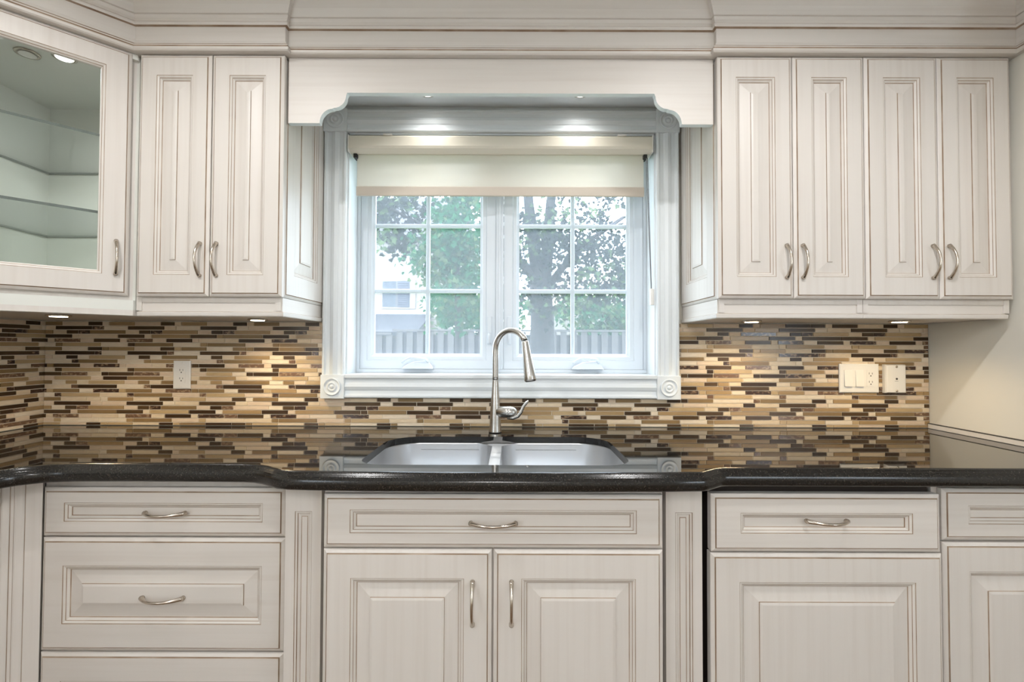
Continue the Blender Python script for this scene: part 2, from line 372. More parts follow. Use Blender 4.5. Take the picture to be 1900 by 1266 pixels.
for zz in (1.695, 1.955):
    m = MB(); s_ = 0.05
    pts = [(XL+0.02, -0.02), (XL+0.02, YE+0.03), (XE-s_, YE+0.03), (XD-0.03, YD+s_+0.02), (XD-0.03, -0.02)]
    n = 5; vs = [(x, y, zz) for x, y in pts] + [(x, y, zz+0.009) for x, y in pts]
    m.add(vs, [list(range(n))[::-1], list(range(n, 2*n))], 0); m.add(vs, [[i, (i+1) % n, n+(i+1) % n, n+i] for i in range(n)], 1)
    m.build('glass_shelf', [M['shelfglass'], M['shelfedge']], t)

# tall cabinet whose side closes the right end
t = thing('tall_cabinet', (2.05, -0.38, 0), 'plain cream side of the tall cabinet at the right end of the counter', 'cabinet')
MB().box(XR, XR+0.02, -0.80, -0.003, 0.0, 2.246).build('side_panel', M['wallpaint'], t)
MB().box(XR+0.02, 2.4, -0.775, -0.003, 0.10, 2.246).build('carcass', M['paint'], t)
for x0, x1, sgn in ((XR+0.023, 2.055, 1), (2.06, 2.398, -1)):
    F = front(0, -0.80, 0); d = panel('door', F, x0, x1, 0.12, 2.20, t, 0.066, 0.08, 0.04); handle(F, x1-0.026 if sgn > 0 else x0+0.026, 1.1, d)

# valance board over the window
def arch():
    L_ = []
    zb, zt = 2.020, 2.126; x0, x1 = -0.665, -0.575
    L_ += [(XA+0.003, zb), (x0, zb)]
    for i in range(1, 9):                                  # convex round
        a = math.pi - math.pi/2*i/8; L_.append((x0+0.043 + 0.043*math.cos(a), zb + 0.050*math.sin(a)))
    L_.append((x0+0.048, zb+0.053))
    for i in range(1, 9):                                  # hollow
        a = -math.pi/2 + math.pi/2*i/8; L_.append((x0+0.048 + 0.042*math.cos(a), zb+0.095 + 0.042*math.sin(a)))
    L_.append((x1+0.004, zt))
    return L_
cx = (XA+XB)/2
lo_ = arch(); lo_ = lo_ + [(2*cx-x, z) for x, z in lo_[::-1]]
m = MB(); y0, y1, zt = -0.345, -0.323, 2.246
n = len(lo_)
for (y, fl) in ((y0, False), (y1, True)):
    vs = [(x, y, z) for x, z in lo_] + [(x, y, zt) for x, z in lo_]
    m.add(vs, [([i, i+1, n+i+1, n+i] if not fl else [n+i, n+i+1, i+1, i]) for i in range(n-1)])
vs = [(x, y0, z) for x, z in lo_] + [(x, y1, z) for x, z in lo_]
m.add(vs, [[n+i, n+i+1, i+1, i] for i in range(n-1)], 1)  # underside in white: bright daylit rim of the arch put into the colour
t = thing('window_valance', (cx, -0.33, 2.03), 'cream valance board with a scrolled arch cut-out spanning above the window', 'valance')
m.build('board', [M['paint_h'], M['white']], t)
MB().box(XA+0.003, XB-0.003, -0.322, -0.014, 2.246, 2.262).build('soffit_panel', M['white'], t)

# ------------------------------------------------------------------ window
t = thing('window_1', (cx, 0.05, WZ0), 'white double casement kitchen window with divided panes', 'window', kind='structure')
FL = [(0.0, 0.0), (0.0, 0.016), (0.004, 0.020), (0.010, 0.020), (0.013, 0.015), (0.017, 0.0135), (0.030, 0.013), (0.034, 0.017), (0.046, 0.0215), (0.058, 0.017), (0.062, 0.013), (0.075, 0.0135), (0.079, 0.015), (0.082, 0.020), (0.088, 0.020), (0.092, 0.016), (0.092, 0.0)]
CW = 0.092
def casing(p0, p1, side):
    """profiled board from p0 to p1 on the wall, width laid along 'side'"""
    m = MB(); k = len(FL); P0, P1, S_ = Vector(p0), Vector(p1), Vector(side)
    vs = [P + S_*w + Vector((0, -c, 0)) for P in (P0, P1) for w, c in FL]
    m.add(vs, [[j, k+j, k+j+1, j+1] for j in range(k-1)], 0, False); return m
yw = -0.0115
casing((WX0, yw, WZ0), (WX0, yw, WZ1), (-1, 0, 0)).build('casing', M['white'], t)
casing((WX1, yw, WZ1), (WX1, yw, WZ0), (1, 0, 0)).build('casing', M['white'], t)
casing((WX0, yw, WZ1), (WX1, yw, WZ1), (0, 0, 1)).build('casing', M['white'], t)
casing((WX1, yw, WZ0), (WX0, yw, WZ0), (0, 0, -1)).build('casing', M['white'], t)
for X_ in (WX0-CW/2, WX1+CW/2):
    for Z_ in (WZ0-CW/2, WZ1+CW/2):
        h = CW/2+0.002
        m = MB().box(X_-h, X_+h, yw-0.026, yw, Z_-h, Z_+h)
        m.lathe([(0.036, 0), (0.036, 0.004), (0.033, 0.006), (0.029, 0.004), (0.026, 0.001), (0.020, 0.001), (0.018, 0.005), (0.015, 0.0065), (0.012, 0.004), (0.009, 0.002), (0.007, 0.006), (0.003, 0.008)], (X_, yw-0.026, Z_), (0, -1, 0), 32)
        m.build('rosette', M['white'], t, 0.0015)
m = MB().box(WX0, WX0+0.006, yw, 0.155, WZ0, WZ1); m.box(WX1-0.006, WX1, yw, 0.155, WZ0, WZ1); m.box(WX0, WX1, yw, 0.155, WZ1-0.006, WZ1)
m.build('jamb', M['white'], t)
MB().box(WX0+0.001, WX1-0.001, yw-0.024, 0.155, WZ0-0.012, WZ0+0.004).build('window_sill', M['white'], t, 0.003)
MB().box(WX0-0.10, WX1+0.10, yw, -0.001, WZ1+CW-0.005, 2.262).build('head_board', M['white'], t)
# frame: head, sill rail, side stiles, centre post
gl = [(-0.603, -0.141), (0.031, 0.502)]; GZ0, GZ1 = 1.222, 2.072
yfr = 0.098
m = MB().box(WX0+0.006, WX1-0.006, yfr, 0.150, WZ0+0.004, WZ0+0.020); m.box(WX0+0.006, WX1-0.006, yfr, 0.150, WZ1-0.025, WZ1-0.006)
m.box(WX0+0.006, WX0+0.020, yfr, 0.150, WZ0+0.02, WZ1-0.025); m.box(WX1-0.020, WX1-0.006, yfr, 0.150, WZ0+0.02, WZ1-0.025)
m.box(-0.071, -0.038, yfr-0.004, 0.150, WZ0+0.02, WZ1-0.025); m.box(-0.060, -0.049, yfr-0.010, yfr, WZ0+0.02, WZ1-0.025)
m.build('window_frame', M['vinyl'], t, 0.002)
for (g0, g1), (o0, o1) in zip(gl, [(WX0+0.021, -0.072), (-0.037, WX1-0.021)]):
    zb, zt = WZ0+0.021, WZ1-0.026
    F = front(0, 0.104, 0)
    m = MB(); L_ = []
    rr = [(0, 0, 0.0), (0.0, 0.0, 0.0)]
    def quadring(a, c, m_):   # a = loops (x0,x1,z0,z1,c)
        pass
    loops = [(o0, o1, zb, zt, -0.040), (o0, o1, zb, zt, 0.0), (g0-0.030, g1+0.030, GZ0-0.030, GZ1+0.020, 0.0), (g0-0.026, g1+0.026, GZ0-0.026, GZ1+0.016, -0.006), (g0-0.012, g1+0.012, GZ0-0.012, GZ1+0.010, -0.006), (g0-0.009, g1+0.009, GZ0-0.009, GZ1+0.008, -0.010), (g0, g1, GZ0, GZ1, -0.018), (g0, g1, GZ0, GZ1, -0.034)]
    base = 0
    for (x0, x1, z0, z1, c) in loops: m.v += [F(x0, z0, c), F(x1, z0, c), F(x1, z1, c), F(x0, z1, c)]
    for k in range(1, len(loops)):
        for i in range(4):
            j = (i+1) % 4; m.f.append([4*(k-1)+i, 4*(k-1)+j, 4*k+j, 4*k+i]); m.m.append(0); m.s.append(False)
    s_ = m.build('sash', M['vinyl'], t)
    MB().box(g0-0.003, g1+0.003, 0.126, 0.130, GZ0-0.003, GZ1+0.003).build('glass_pane', M['pane'], s_)
    m = MB(); xm = (g0+g1)/2
    m.box(xm-0.009, xm+0.009, 0.131, 0.141, GZ0, GZ1)
    for zz in (1.4975, 1.786): m.box(g0, g1, 0.1315, 0.1405, zz-0.009, zz+0.009)
    m.build('muntin_grid', M['white'], s_, 0.002)
# crank handles and sash locks
for xc in (-0.405, 0.325):
    m = MB(); yk = 0.078; zk = WZ0+0.022
    pr_ = [(-0.068, 0.0), (0.068, 0.0), (0.064, 0.008), (0.046, 0.030), (0.036, 0.036), (-0.020, 0.030), (-0.058, 0.012)]
    n = len(pr_)
    vs = [(xc+a, yk-0.012+0.3*c_, zk+c_) for a, c_ in pr_] + [(xc+a, 0.1035, zk+c_) for a, c_ in pr_]
    m.add(vs, [list(range(n)), list(range(n, 2*n))[::-1]] + [[i, n+i, n+(i+1) % n, (i+1) % n] for i in range(n)])
    c = m.build('crank_handle', M['vinyl'], t, 0.003)
    MB().tube([(xc+0.048, yk-0.006, zk+0.028), (xc+0.035, yk-0.014, zk+0.042), (xc+0.005, yk-0.016, zk+0.046), (xc-0.025, yk-0.016, zk+0.050), (xc-0.050, yk-0.014, zk+0.038), (xc-0.064, yk-0.008, zk+0.026)], [0.007, 0.008, 0.0075, 0.0075, 0.007, 0.006], 10, flat=0.7, flatdir=(0, 0, 1)).build('lever', M['vinyl'], c)
for xc in (-0.098, -0.012):
    m = MB().box(xc-0.010, xc+0.010, 0.096, 0.105, 1.265, 1.385)
    c = m.build('sash_lock', M['vinyl'], t, 0.003)
    MB().tube([(xc, 0.094, 1.31), (xc, 0.084, 1.30), (xc+0.001, 0.080, 1.265)], [0.006, 0.0065, 0.006], 8).build('lever', M['vinyl'], c)

# ------------------------------------------------------------------ roller shade
t = thing('roller_shade', (cx, 0.01, 1.88), 'beige roller shade with a fabric cassette, lowered a little over the window', 'shade')
sx0, sx1 = -0.672, 0.572
prof = [(0.05, 2.052), (-0.006, 2.052), (-0.012, 2.056), (-0.030, 2.066), (-0.034, 2.075), (-0.034, 2.112), (-0.030, 2.118), (0.05, 2.118)]
m = MB(); n = len(prof)
vs = [(sx0, y, z) for y, z in prof] + [(sx1, y, z) for y, z in prof]
m.add(vs, [[i, n+i, n+(i+1) % n, (i+1) % n] for i in range(n)] + [list(range(n)), list(range(n, 2*n))[::-1]])
c = m.build('cassette', M['cassette'], t)
for x0, x1 in ((sx0-0.004, sx0), (sx1, sx1+0.004)): MB().box(x0, x1, -0.036, 0.052, 2.050, 2.120).build('end_cap', M['plastic'], c, 0.002)
for xx in (-0.53, 0.43): MB().box(xx, xx+0.035, -0.036, 0.04, 2.118, 2.124).build('bracket', M['plastic'], c)
for xx in (sx0+0.012, sx1-0.030): MB().box(xx, xx+0.016, -0.012, 0.03, 2.034, 2.052).build('clutch', M['black'], c, 0.003)
MB().box(-0.648, 0.546, 0.004, 0.0052, 1.90, 2.06).build('fabric', M['shade'], t)
MB().box(-0.650, 0.548, -0.001, 0.011, 1.879, 1.919).build('hem_bar', M['hem'], t, 0.003)
m = MB()
for (xa, xb_, ya) in ((0.553, 0.572, -0.010), (0.562, 0.578, 0.004)):
    N_ = 130
    for i in range(N_):
        f_ = i/(N_-1); px_, pz_ = xa+(xb_-xa)*f_, 2.04-0.55*f_
        m.lathe([(0.0008, -0.0022), (0.0020, -0.0008), (0.0020, 0.0008), (0.0008, 0.0022)], (px_, ya, pz_), (0, 0, 1), 6)
m.build('bead_chain', M['chain'], t)
MB().box(0.568, 0.584, -0.014, 0.006, 1.425, 1.495).build('chain_holder', M['plastic'], t, 0.004)

# ------------------------------------------------------------------ mosaic backsplash
PU = 0.2974; RH = 0.0172
u = lambda a: a/770*PU
LAY = [  # start offset, (length, colour)
 (20, [('D', 380), ('M', 66), ('L', 250)]), (385, [('T', 370), ('L', 140), ('D', 118), ('L', 122)]), (270, [('T', 375), ('L', 255), ('M', 66)]), (430, [('M', 250), ('L', 66), ('D', 250), ('L', 130)]),
 (95, [('T', 375), ('L', 265), ('D', 66)]), (590, [('D', 245), ('M', 250), ('L', 135), ('D', 66)]),
 (20, [('T', 380), ('L', 125), ('L', 250)]), (385, [('T', 370), ('L', 140), ('T', 118), ('L', 122)]), (270, [('D', 375), ('L', 255), ('M', 66)]), (430, [('M', 250), ('T', 66), ('T', 250), ('L', 130)]),
 (95, [('T', 375), ('L', 265), ('M', 66)]), (590, [('T', 245), ('L', 250), ('D', 135), ('L', 66)]),
 (20, [('D', 380), ('L', 125), ('L', 250)]), (385, [('T', 370), ('L', 140), ('D', 118), ('M', 122)]), (270, [('T', 375), ('D', 255), ('L', 66)]), (430, [('D', 250), ('L', 66), ('M', 250), ('L', 130)]),
 (95, [('T', 375), ('L', 265), ('T', 66)]), (590, [('T', 245), ('L', 250), ('D', 135), ('T', 66)])]
def mosaic(F, a0, a1, zb, zt, name, label, hole=None, seed=1, shift=0.0):
    rnd = random.Random(seed); m = MB(); g = 0.00125
    if hole: m.fbox(F, a0, hole[0], zb, zt, -0.0005, 0.0052, 0); m.fbox(F, hole[1], a1, zb, zt, -0.0005, 0.0052, 0); m.fbox(F, hole[0], hole[1], zb, hole[2], -0.0005, 0.0052, 0)
    else: m.fbox(F, a0, a1, zb, zt, -0.0005, 0.0052, 0)
    nrow = int((zt-zb)/RH)+1
    for r in range(nrow):
        z1 = min(zt, 0.925+0.003+0.428 - r*RH + 0.0)     # rows count down from the top
        z1 = zt - r*RH; z0 = max(zb, z1-RH)
        if z1-z0 < 0.005: continue
        st, segs = LAY[(r+11) % 18]
        tot = sum(s_[1] for s_ in segs); x = u(st) + shift - PU*20
        k = 0
        while x < a1:
            c, L_ = segs[k % len(segs)]; w = PU*L_/tot; k += 1
            p0, p1 = max(x, a0), min(x+w, a1); x += w
            if p1-p0 < 0.004: continue
            if rnd.random() < 0.13: c = rnd.choice('LLTDM')
            pieces = [(p0, p1)]
            if hole and z1 > hole[2]+0.001:
                pieces = [(p0, min(p1, hole[0])), (max(p0, hole[1]), p1)]
            for (q0, q1) in pieces:
                if q1-q0 < 0.004: continue
                mi = rnd.choice({'L': T_L, 'T': T_T, 'D': T_D, 'M': T_M}[c]); h = 0.0085 if c in 'TD' else 0.0078
                b0 = 0.0006
                A = [F(q0+g, z0+g, 0.005), F(q1-g, z0+g, 0.005), F(q1-g, z1-g, 0.005), F(q0+g, z1-g, 0.005)]
                B = [F(q0+g+b0, z0+g+b0, h), F(q1-g-b0, z0+g+b0, h), F(q1-g-b0, z1-g-b0, h), F(q0+g+b0, z1-g-b0, h)]
                m.add(A+B, [(4, 5, 6, 7), (0, 1, 5, 4), (1, 2, 6, 5), (2, 3, 7, 6), (3, 0, 4, 7)], mi)
    return tag(m.build(name, [M['grout']] + TILE), label, 'backsplash')
ZT = 1.351
mosaic(front(0, -0.001, 0), XL+0.010, XR-0.002, 0.9262, ZT, 'tile_backsplash', 'linear mosaic tile backsplash on the back wall around the window', (WX0-0.05, WX1+0.05, 1.085), 3, -1.885)
mosaic(FR((XL+0.001, 0, 0), (0, 1, 0), (1, 0, 0)), -1.30, -0.001, 0.9262, ZT, 'tile_backsplash', 'narrow return of mosaic backsplash on the left wall beside the corner', None, 5, 0.07)

# ------------------------------------------------------------------ worktop
edge = [(-1.355, -1.45), (-1.355, -0.86), (-1.350, -0.80), (-1.336, -0.745), (-1.308, -0.700), (-1.262, -0.673), (-1.20, -0.663), (-1.05, -0.660), (-0.85, -0.661), (-0.74, -0.663), (-0.705, -0.669), (-0.675, -0.682), (-0.645, -0.703), (-0.615, -0.722), (-0.58, -0.732), (-0.53, -0.736), (-0.40, -0.742), (-0.20, -0.746), (0.0, -0.747), (0.2, -0.745), (0.38, -0.740), (0.498, -0.733),
        (0.512, -0.728), (0.560, -0.692), (0.578, -0.686), (0.80, -0.685), (1.20, -0.685), (XR-0.0015, -0.685)]
EP = [(-0.04, 0.8765), (-0.012, 0.8765), (-0.004, 0.879), (0.0, 0.885), (0.0, 0.903), (-0.002, 0.908), (-0.006, 0.912), (-0.0065, 0.9145), (-0.010, 0.9155), (-0.0125, 0.921), (-0.017, 0.9245), (-0.022, 0.925)]
def rrect(x0, x1, y0, y1, rad, n=8):
    """rounded rectangle; rad = (back-left, back-right, front-right, front-left); back is y1"""
    P = []
    for (cx_, cy_, a0, r) in ((x0+rad[0], y1-rad[0], 180, rad[0]), (x1-rad[1], y1-rad[1], 90, rad[1]), (x1-rad[2], y0+rad[2], 0, rad[2]), (x0+rad[3], y0+rad[3], 270, rad[3])):
        for i in range(n+1):
            a = math.radians(a0 - 90*i/n); P.append((cx_+r*math.cos(a), cy_+r*math.sin(a)))
    return P
hole = rrect(-0.432, 0.338, -0.648, -0.228, (0.115, 0.115, 0.07, 0.07), 10)
m = MB().sweep(edge, EP, [1]*(len(EP)-1), True, False)
P = [Vector(p) for p in edge]
# inner rim of the edge profile = outer boundary of the flat top
k = len(EP); rim = [m.v[i*k+k-1].copy() for i in range(len(edge))]
bm = bmesh.new()
outer = [bm.verts.new((v.x, v.y, 0.925)) for v in rim]
outer += [bm.verts.new(p) for p in ((XR-0.0015, -0.0015, 0.925), (XL+0.0015, -0.0015, 0.925), (XL+0.0015, -1.45, 0.925))]
inner = [bm.verts.new((x, y, 0.925)) for x, y in hole]
ed = []
for loop in (outer, inner):
    for i in range(len(loop)): ed.append(bm.edges.new((loop[i], loop[(i+1) % len(loop)])))
bmesh.ops.triangle_fill(bm, use_beauty=True, use_dissolve=False, edges=ed)
bm.verts.ensure_lookup_table(); bm.verts.index_update()
fs = []
for f in bm.faces:
    f.normal_update(); ii = [v.index for v in f.verts]; fs.append(ii if f.normal.z > 0 else ii[::-1])
m.add([v.co.copy() for v in bm.verts], fs); bm.free()
n = len(hole)                                                # polished inside edge of the cut-out
vs = [(x, y, 0.925) for x, y in hole] + [(x, y, 0.9025) for x, y in hole]
m.add(vs, [[i, (i+1) % n, n+(i+1) % n, n+i] for i in range(n)], 0, True)
# underside
m.box(XL+0.002, XR-0.002, -0.225, -0.002, 0.8765, 0.8775)
cnt = m.build('countertop', [M['granite'], M['granite_edge']]); tag(cnt, 'polished black granite worktop with a moulded edge bowed out at the sink', 'countertop')

struct(MB().box(XR-0.012, XR-0.0005, -0.68, -0.0105, 0.9255, 0.944).build('trim_1', [M['paint_h']], None, 0.002))
t1 = bpy.data.objects['trim_1']
MB().box(XR-0.0128, XR-0.0003, -0.68, -0.0105, 0.9440, 0.9463).build('trim_2', M['slot'])
struct(bpy.data.objects['trim_2'])

# ------------------------------------------------------------------ sink
t = thing('kitchen_sink', (-0.05, -0.438, 0.72), 'stainless steel double-bowl sink set under the black granite', 'sink')
ys0, ys1 = -0.654, -0.222
for (x0, x1, rad) in ((-0.440, -0.068, (0.12, 0.06, 0.06, 0.075)), (-0.036, 0.346, (0.06, 0.12, 0.075, 0.06))):
    m = MB(); L_ = []
    for (ins, z, rs) in ((0.0, 0.9017, 1.0), (0.001, 0.8982, 1.0), (0.004, 0.8262, 1.0), (0.008, 0.7612, 1.0), (0.018, 0.7382, 0.9), (0.040, 0.7282, 0.75), (0.12, 0.7242, 0.35)):
        L_.append([(x, y, z) for x, y in rrect(x0+ins, x1-ins, ys0+ins, ys1-ins, [max(0.02, r*rs) for r in rad], 8)])
    n = len(L_[0])
    for a_, b_ in zip(L_, L_[1:]): m.add(list(a_)+list(b_), [[i, n+i, n+(i+1) % n, (i+1) % n][::-1] for i in range(n)], 0, True)
    m.add(L_[-1], [list(range(n))[::-1]], 0)
    bs = m.build('bowl', M['steel'], t)
    MB().lathe([(0.045, 0.0), (0.045, 0.002), (0.036, 0.003), (0.034, -0.002), (0.01, -0.003)], ((x0+x1)/2, -0.42, 0.7247), (0, 0, 1), 24).build('drain', M['faucet'], bs)
# flange between and around the bowls
m = MB(); m.box(-0.0685, -0.0355, ys0+0.03, ys1-0.03, 0.8997, 0.9017)
rim_o = rrect(-0.470, 0.376, -0.68, -0.195, (0.13, 0.13, 0.09, 0.09), 10); rim_i = rrect(-0.442, 0.348, ys0-0.001, ys1+0.001, (0.12, 0.12, 0.075, 0.075), 10)
n = len(rim_o); m.add([(x, y, 0.9022) for x, y in rim_o]+[(x, y, 0.9022) for x, y in rim_i], [[i, n+i, n+(i+1) % n, (i+1) % n][::-1] for i in range(n)])
# fillets filling the notch corners beside the divider
for yy, sg in ((ys1, -1), (ys0, 1)):
    m.add([(-0.128, yy+sg*0.0, 0.9020), (0.024, yy, 0.9020), (-0.0365, yy+sg*0.06, 0.9020), (-0.0675, yy+sg*0.06, 0.9020)] , [[0, 1, 2, 3] if sg > 0 else [3, 2, 1, 0]])
m.build('divider_rim', M['steel'], t)

# ------------------------------------------------------------------ faucet
fx, fy = -0.063, -0.140
t = thing('kitchen_faucet', (fx, fy, 0.925), 'tall brushed nickel gooseneck faucet with a pull-down spray head and side lever', 'faucet')
MB().lathe([(0.0245, 0.0), (0.0245, 0.004), (0.0232, 0.012), (0.0215, 0.04), (0.0195, 0.08), (0.0165, 0.125), (0.0135, 0.165), (0.0118, 0.200), (0.0118, 0.2005)], (fx, fy, 0.9255), (0, 0, 1), 32).build('body', M['faucet'], t)
dirx, diry = 0.130, -0.115; dl = math.hypot(dirx, diry)
pts = [Vector((fx, fy, 1.126+0.012*i)) for i in range(0, 10)]
zc, ra, rb = 1.240, 0.075, 0.078
for i in range(1, 15):                                    # the arch: half an ellipse leaning over the sink
    a = math.pi - math.radians(152)*i/14
    s_ = 0.5*(dl-0.018)*(1+math.cos(a)); pts.append(Vector((fx+dirx/dl*s_, fy+diry/dl*s_, zc+0.074*math.sin(a))))
MB().tube(pts, [0.0118]*len(pts), 20).build('spout', M['faucet'], t)
tip = Vector((fx+dirx, fy+diry, 1.130)); top = pts[-1]; ax = (tip-top).normalized()
m = MB().lathe([(0.0118, 0.0), (0.0118, 0.002)], top, ax, 24)
m2 = m.build('collar', M['black'], t)
Ls = (tip-top).length
hd = MB().lathe([(0.0124, 0.002), (0.0130, 0.006), (0.0165, Ls*0.45), (0.0212, Ls*0.85), (0.0222, Ls*0.97), (0.0205, Ls)], top, ax, 28).build('spray_head', M['faucet'], t)
MB().lathe([(0.0185, Ls), (0.0175, Ls+0.002), (0.006, Ls+0.0025)], top, ax, 24).build('nozzle', M['black'], hd)
hz = 1.004
MB().lathe([(0.0205, 0.006), (0.0215, 0.046), (0.0222, 0.048), (0.0205, 0.0495), (0.0222, 0.051), (0.0215, 0.060), (0.0185, 0.072), (0.0125, 0.081), (0.0050, 0.085)], (fx, fy, hz), (1, -0.12, 0), 28).build('valve_hub', M['faucet'], t)
MB().tube([(fx+0.046, fy-0.012, hz-0.0235), (fx+0.068, fy-0.014, hz-0.0225), (fx+0.086, fy-0.016, hz-0.014), (fx+0.098, fy-0.017, hz+0.002), (fx+0.107, fy-0.018, hz+0.022), (fx+0.121, fy-0.019, hz+0.040), (fx+0.127, fy-0.019, hz+0.043)], [0.004, 0.0075, 0.0085, 0.0075, 0.0062, 0.0058, 0.0045], 14, flat=0.8).build('lever', M['faucet'], t)

# ------------------------------------------------------------------ wall plates
def receptacle(F, a, b, parent):
    """decorator insert with two outlets"""
    m = MB().fbox(F, a-0.0165, a+0.0165, b-0.0335, b+0.0335, 0.004, 0.0075, 0)
    for zz in (b+0.016, b-0.018):
        m.fbox(F, a-0.0075, a-0.0055, zz, zz+0.008, 0.0075, 0.0077, 1); m.fbox(F, a+0.0050, a+0.0070, zz, zz+0.007, 0.0075, 0.0077, 1)
        m.lathe([(0.0026, 0), (0.0026, 0.0003)], F(a, zz-0.006, 0.0075), F.w, 10, 1)
    return m.build('receptacle', [M['plastic'], M['slot']], parent)
FW = front(0, -0.0095, 0)
def plate_mesh(a0, a1, b0, b1, h=0.006): return MB().rings(FW, a0, a1, b0, b1, [(0, 0, 0, 0), (0, 0, h*0.6, 0), (0.0025, 0.0025, h*0.95, 0), (0.004, 0.004, h, 0)])
t = thing('outlet_plate', (-1.351, -0.012, 1.077), 'white single electrical outlet plate on the tiles left of the window', 'outlet')
plate_mesh(-1.386, -1.316, 1.076, 1.191).build('plate', M['plastic'], t); receptacle(FW, -1.351, 1.1335, t)
for zz in (1.085, 1.182): MB().lathe([(0.003, 0.006), (0.0025, 0.007)], FW(-1.351, zz, 0), FW.w, 10).build('screw', M['plastic'], t)
t = thing('switch_plate', (1.421, -0.012, 1.070), 'white triple wall plate with two rocker switches and an outlet', 'switch')
plate_mesh(1.340, 1.502, 1.070, 1.188).build('plate', M['plastic'], t)
for a in (1.375, 1.421):
    m = MB(); F = FW
    vs = [F(a-0.0165, 1.096, 0.006), F(a+0.0165, 1.096, 0.006), F(a+0.0165, 1.162, 0.006), F(a-0.0165, 1.162, 0.006), F(a-0.0165, 1.096, 0.0125), F(a+0.0165, 1.096, 0.0125), F(a+0.0165, 1.162, 0.0075), F(a-0.0165, 1.162, 0.0075)]
    m.add(vs, [(4, 5, 6, 7), (0, 1, 5, 4), (1, 2, 6, 5), (2, 3, 7, 6), (3, 0, 4, 7)]); m.build('rocker_switch', M['plastic'], t)
receptacle(FW, 1.467, 1.129, t)
t = thing('cable_plate', (1.560, -0.012, 1.070), 'white jack plate on a deep box with two screws, right of the switches', 'wall plate')
plate_mesh(1.519, 1.601, 1.070, 1.186, 0.022).build('plate', M['plastic'], t)
for zz in (1.079, 1.177):
    MB().lathe([(0.0048, 0.020), (0.0048, 0.0235), (0.003, 0.0245)], FW(1.561, zz, 0), FW.w, 14).build('screw', M['nickel'], t)
m = MB().lathe([(0.0042, 0.0218), (0.0042, 0.0232)], FW(1.561, 1.128, 0), FW.w, 14); m.fbox(FW, 1.553, 1.568, 1.1185, 1.1195, 0.022, 0.0223)
m.build('jack', M['slot'], t)

# ------------------------------------------------------------------ base cabinets
YL_, YC_, YP_, YDW, YRB = -0.620, -0.700, -0.658, -0.652, -0.640
def base_box(parent, x0, x1, yf, name='carcass'):
    m = MB().box(x0, x1, yf+0.0222, yf+0.0402, 0.10, 0.872)      # face frame board
    m.box(x0, x0+0.018, yf+0.0402, -0.012, 0.10, 0.872); m.box(x1-0.018, x1, yf+0.0402, -0.012, 0.10, 0.872); m.box(x0+0.018, x1-0.018, yf+0.0402, -0.012, 0.10, 0.118)
    m.box(x0, x1, yf+0.09, yf+0.108, 0.002, 0.10)
    return m.build(name, M['paint'], parent)
# drawer bank
t = thing('drawer_cabinet', (-0.98, -0.33, 0), 'cream three-drawer base cabinet left of the sink', 'cabinet', 'cream base cabinets')
x0, x1 = -1.322, -0.638
base_box(t, x0-0.010, x1+0.010, YL_); F = front(0, YL_, 0)
d = panel('drawer', F, x0, x1, 0.714, 0.850, t, 0.064, 0.043, 0.03, sunk=True, horiz=True); handle(F, -0.973, 0.781, d, False, 0.115)
d = panel('drawer', F, x0, x1, 0.394, 0.7095, t, 0.064, 0.078, 0.040, horiz=True); handle(F, -0.976, 0.545, d, False, 0.118)
d = panel('drawer', F, x0, x1, 0.112, 0.3895, t, 0.064, 0.078, 0.040, horiz=True); handle(F, -0.976, 0.245, d, False, 0.118)
# corner base cabinet, on the left run
t = thing('corner_base_cabinet', (-1.66, -0.7, 0), 'cream corner base cabinet with an upright ribbed filler at the left edge of the photo', 'cabinet', 'cream base cabinets')
m = MB(); m.sweep([(-1.402, -0.668), (-1.3240, YL_+0.004)], [(0.0, 0.0)]*0 + [(-0.022, 0.10), (0.0, 0.10), (0.0, 0.872), (-0.022, 0.872)])
m.build('filler', M['paint'], t)
FF = FR((-1.402, -0.668, 0), (0.0755, 0.052, 0), (0.052, -0.0755, 0))
m = MB()
for (a0, a1) in ((0.010, 0.030), (0.036, 0.060)): m.rings(FF, a0, a1, 0.104, 0.868, [(0, 0, 0.0, 0), (0.0015, 0.0015, 0.003, 1), (0.003, 0.003, 0.0045, 0), (0.006, 0.006, 0.0055, 0)])
m.build('ribs', PG, t)
FS = FR((-1.400, 0, 0), (0, 1, 0), (1, 0, 0))
m = MB().box(XL+0.012, -1.423, -1.40, -0.672, 0.10, 0.872); m.build('carcass', M['paint'], t)
d = panel('drawer', FS, -1.395, -0.680, 0.714, 0.850, t, 0.064, 0.043, 0.03, sunk=True, horiz=True); handle(FS, -1.04, 0.781, d, False, 0.115)
d = panel('door', FS, -1.035, -0.680, 0.112, 0.7095, t, 0.068, 0.078, 0.04); handle(FS, -1.005, 0.58, d)
d = panel('door', FS, -1.395, -1.039, 0.112, 0.7095, t, 0.068, 0.078, 0.04); handle(FS, -1.07, 0.58, d)
